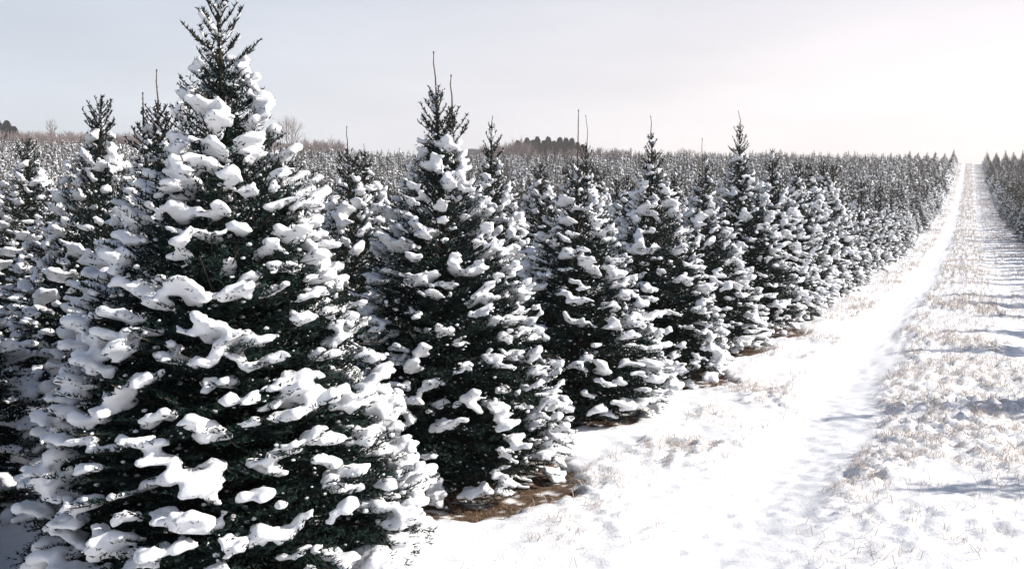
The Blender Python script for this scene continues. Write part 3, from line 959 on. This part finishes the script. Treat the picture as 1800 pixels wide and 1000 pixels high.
# ------------------------------------------------------------------ beyond the crest
def pix_dir(px, s):
    """ground point under column px of the photograph (1800 wide) at distance s along the view"""
    q = (px - 900) / 1500.0
    return s * (-SY + q * CY), s * (CY + q * SY)
def elev(py, s):
    return EYE + (385 - py) / 1500.0 * s

def bare_tree_arrays(r, H, depth=5, spread=0.5, trunk_r=None):
    P0, P1, R0_, R1_ = [], [], [], []
    def grow(p, d, L, rad, k):
        q = p + d * L
        P0.append(p); P1.append(q); R0_.append(rad); R1_.append(rad * 0.7)
        if k == 0: return
        n = 3 if k > 1 else 4
        for i in range(n):
            a = np.cross(d, r.normal(0, 1, 3)); a /= np.linalg.norm(a)
            nd = d + a * spread * r.uniform(0.6, 1.3) + np.array([0, 0, 0.12]); nd /= np.linalg.norm(nd)
            grow(p + d * L * r.uniform(0.55, 1.0), nd, L * r.uniform(0.6, 0.8), rad * 0.6, k - 1)
    grow(np.array([0, 0, 0.0]), np.array([0, 0, 1.0]), H * 0.30, trunk_r or H * 0.02, depth)
    return np.array(P0), np.array(P1), np.array(R0_), np.array(R1_)

def conifer(x, y, z, H, W, seed, label, group, name='conifer_tree'):
    r = np.random.default_rng(seed)
    root = bpy.data.objects.new(name, None); scene.collection.objects.link(root); root.location = (x, y, z)
    tag(root, label, 'conifer', group)
    v, f = tubes([[0, 0, -0.5]], [[0, 0, H * 0.95]], [H * .02], [H * .004], 6)
    link('trunk', mesh_np('trunk', v, [f], [M_bark]), root)
    # drooping plumes of foliage in uneven tiers
    n = 2400
    t = r.random(n) ** 0.9; az = r.uniform(0, 6.28, n)
    lob = 0.75 + 0.5 * fbm(np.column_stack([np.cos(az) * 1.5 + 3, np.sin(az) * 1.5 + 3, t * 6]), 2, seed)
    rad = W * (1 - t) ** 0.6 * lob * np.sqrt(r.uniform(0.0, 1, n)) + 0.1
    zc = H * (0.10 + 0.90 * t)
    c = np.column_stack([rad * np.cos(az), rad * np.sin(az), zc])
    out = np.column_stack([np.cos(az), np.sin(az), np.full(n, 0.15)])
    ln = r.uniform(0.35, 0.75, n) * (0.45 + 0.55 * (1 - t)) * W * 0.7
    sidev = np.column_stack([-np.sin(az), np.cos(az), r.normal(0, 0.5, n)])
    wd = ln * r.uniform(0.35, 0.6, n)
    A_ = c - out * (ln * 0.5)[:, None]; B_ = c + sidev * wd[:, None]; C_ = c + out * (ln * 0.6)[:, None]; D_ = c - sidev * wd[:, None] - np.array([0, 0, 0.1])
    V = np.stack([A_, B_, C_, D_], 1).reshape(-1, 3)
    link('crown', mesh_np('crown', V, [np.arange(4 * n).reshape(-1, 4)], [M_conif]), root)
    return root

rr_ = np.random.default_rng(99)
G = 'dark conifers in the copse beyond the crest'
copse = [(926, 242), (936, 245), (944, 241), (955, 245), (963, 242), (973, 244), (983, 241), (994, 242), (1004, 243), (1014, 246), (1024, 250), (910, 246)]
names = ['leftmost dark conifer of the copse on the skyline', ]
for i, (px, py) in enumerate(sorted(copse)):
    s = 262 + rr_.uniform(-6, 6)
    x, y = pix_dir(px, s); z = float(gz(x, y)[0]); top = elev(py, s)
    conifer(x, y, z, top - z + rr_.uniform(-1.1, -0.1), rr_.uniform(2.6, 3.8), 200 + i, 'dark blue-green conifer on the skyline, %s from the left in the copse' % ordw(i + 1), G)
for i, (px, py) in enumerate([(6, 213), (22, 215), (34, 225)]):
    s = 240 + i * 3
    x, y = pix_dir(px, s); z = float(gz(x, y)[0]); top = elev(py, s)
    conifer(x, y, z, top - z, 3.2, 240 + i, 'round dark conifer at the left end of the skyline, %s of three from the left' % ordw(i + 1), 'dark conifers at the left end of the skyline')

def bare(px, py, s, seed, label, thin=1.0, spread=0.42):
    r = np.random.default_rng(seed)
    x, y = pix_dir(px, s); z = float(gz(x, y)[0]); H = elev(py, s) - z
    root = bpy.data.objects.new('bare_tree', None); scene.collection.objects.link(root); root.location = (x, y, z - 0.2)
    tag(root, label, 'bare tree', 'leafless trees on the skyline')
    P0, P1, A_, B_ = bare_tree_arrays(r, H, 5, spread)
    zmax = P1[:, 2].max(); k = H / zmax
    P0 *= k; P1 *= k
    v, f = tubes(P0[:1], P1[:1], A_[:1], B_[:1], 6); link('trunk', mesh_np('trunk', v, [f], [M_twig]), root)
    v, f = tubes(P0[1:], P1[1:], np.maximum(A_[1:], .022) * thin, np.maximum(B_[1:], .018) * thin, 3); link('crown', mesh_np('crown', v, [f], [M_twig]), root)
bare(100, 206, 250, 1, 'tall thin leafless tree above the brown wood on the left skyline')
bare(508, 203, 270, 2, 'pale rounded leafless tree on the skyline just right of the nearest fir', 0.7)
bare(562, 236, 262, 3, 'small leafless tree on the skyline left of the thin-tipped fir')
bare(590, 240, 262, 4, 'small leafless tree on the skyline touching the thin-tipped fir')
bare(912, 240, 258, 5, 'leafless tree at the left end of the dark copse')
bare(1085, 258, 262, 6, 'low leafless tree on the skyline right of the crooked leader')
bare(1205, 260, 262, 7, 'small round leafless tree on the skyline right of the fourth fir')
bare(1352, 262, 262, 8, 'low leafless tree on the skyline beside the tall dark fir')

def wood(name, spans, label, seed):
    """leafless wood reading as one brown band: many small branching trees"""
    r = np.random.default_rng(seed)
    protos = [bare_tree_arrays(r, 1.0, 3, 0.42) for _ in range(5)]
    Vs, Fs, off = [], [], 0
    for (p0, p1, ytop0, ytop1, s0, s1, n) in spans:
        for i in range(n):
            t = (i + r.random()) / n
            px = p0 + (p1 - p0) * t; s = r.uniform(s0, s1)
            x, y = pix_dir(px, s); z = float(relief(np.array([x]), np.array([y]))[0])
            top = elev(ytop0 + (ytop1 - ytop0) * t + r.normal(0, 1.2) + (s - s0) / (s1 - s0) * 0, s)
            H = max(top - z, 1.0)
            P0, P1, A_, B_ = protos[r.integers(5)]
            zm = P1[:, 2].max(); M = rot_z(r.uniform(0, 6.28)); sc_ = np.array([H * 0.75 / zm, H * 0.75 / zm, H / zm])
            v, f = tubes((P0 * sc_) @ M.T + (x, y, z - .2), (P1 * sc_) @ M.T + (x, y, z - .2), np.maximum(A_ * H, .035), np.maximum(B_ * H, .03), 3)
            Vs.append(v); Fs.append(f + off); off += len(v)
    return tag(link(name, mesh_np(name, np.concatenate(Vs), [np.concatenate(Fs)], [M_twig])), label, kind='stuff')
wood('bare_woods', [(-60, 330, 229, 236, 225, 262, 190), (330, 420, 236, 245, 225, 262, 36), (520, 605, 245, 250, 235, 265, 40),
                    (840, 925, 258, 247, 240, 262, 44), (925, 1030, 260, 260, 240, 255, 24), (1030, 1110, 258, 262, 240, 262, 30),
                    (1110, 1420, 265, 268, 240, 262, 60)],
     'brown leafless wood along the skyline', 5)

# low rounded hills beyond
def hill(name, px0, px1, ypk, s, w, label, mat):
    n, m = 80, 14
    V = []
    for i in range(n + 1):
        t = i / n; px = px0 + (px1 - px0) * t
        prof = math.sin(math.pi * t) ** 0.7
        for j in range(m + 1):
            u = j / m; ss = s + (u - 0.5) * w
            x, y = pix_dir(px, ss)
            top = elev(ypk, s)
            hgt = (top + 12) * prof * math.sin(math.pi * u) - 12 + 1.2 * float(vnoise(np.array([[px * .03, u * 6]]), 4)[0])
            V.append((x, y, hgt))
    ii = np.arange((n + 1) * (m + 1)).reshape(n + 1, m + 1)
    F = np.column_stack([ii[:-1, :-1].ravel(), ii[1:, :-1].ravel(), ii[1:, 1:].ravel(), ii[:-1, 1:].ravel()])
    return tag(link(name, mesh_np(name, np.array(V), [F], [mat], smooth=True)), label, kind='structure')
M_hill = simple('wooded_hill', [(0.3, (0.10, 0.085, 0.09)), (0.7, (0.19, 0.165, 0.165))], 0.15, 0.95, detail=6)
M_hill2 = simple('evergreen_hill', [(0.3, (0.05, 0.06, 0.075)), (0.7, (0.09, 0.10, 0.115))], 0.15, 0.95, detail=6)
hill('hills', -260, 980, 247, 335, 70, 'long low brown wooded hill on the horizon', M_hill)
hill('hills', 640, 1010, 268, 320, 50, 'low dark evergreen rise on the horizon', M_hill2)

# ------------------------------------------------------------------ cold winter haze over the field
def haze_box():
    m = bpy.data.materials.new('frost_haze'); m.use_nodes = True
    n = m.node_tree; n.nodes.clear()
    out = n.nodes.new('ShaderNodeOutputMaterial'); pv = n.nodes.new('ShaderNodeVolumePrincipled')
    pv.inputs['Color'].default_value = (1.0, 0.95, 0.92, 1); pv.inputs['Density'].default_value = 0.0007
    pv.inputs['Anisotropy'].default_value = 0.3
    n.links.new(pv.outputs[0], out.inputs['Volume'])
    x0, x1, y0, y1, z0, z1 = -445, 355, -50, 655, float(Z.min()) - 14, 36.0
    V = [(x, y, z) for z in (z0, z1) for y in (y0, y1) for x in (x0, x1)]
    F = [(0, 2, 3, 1), (4, 5, 7, 6), (0, 1, 5, 4), (2, 6, 7, 3), (0, 4, 6, 2), (1, 3, 7, 5)]
    tag(link('haze', mesh_np('haze', np.array(V), [np.array(F)], [m])), 'thin frosty haze over the whole plantation', kind='stuff')
haze_box()

print('script done', round(time.time() - t0, 1))
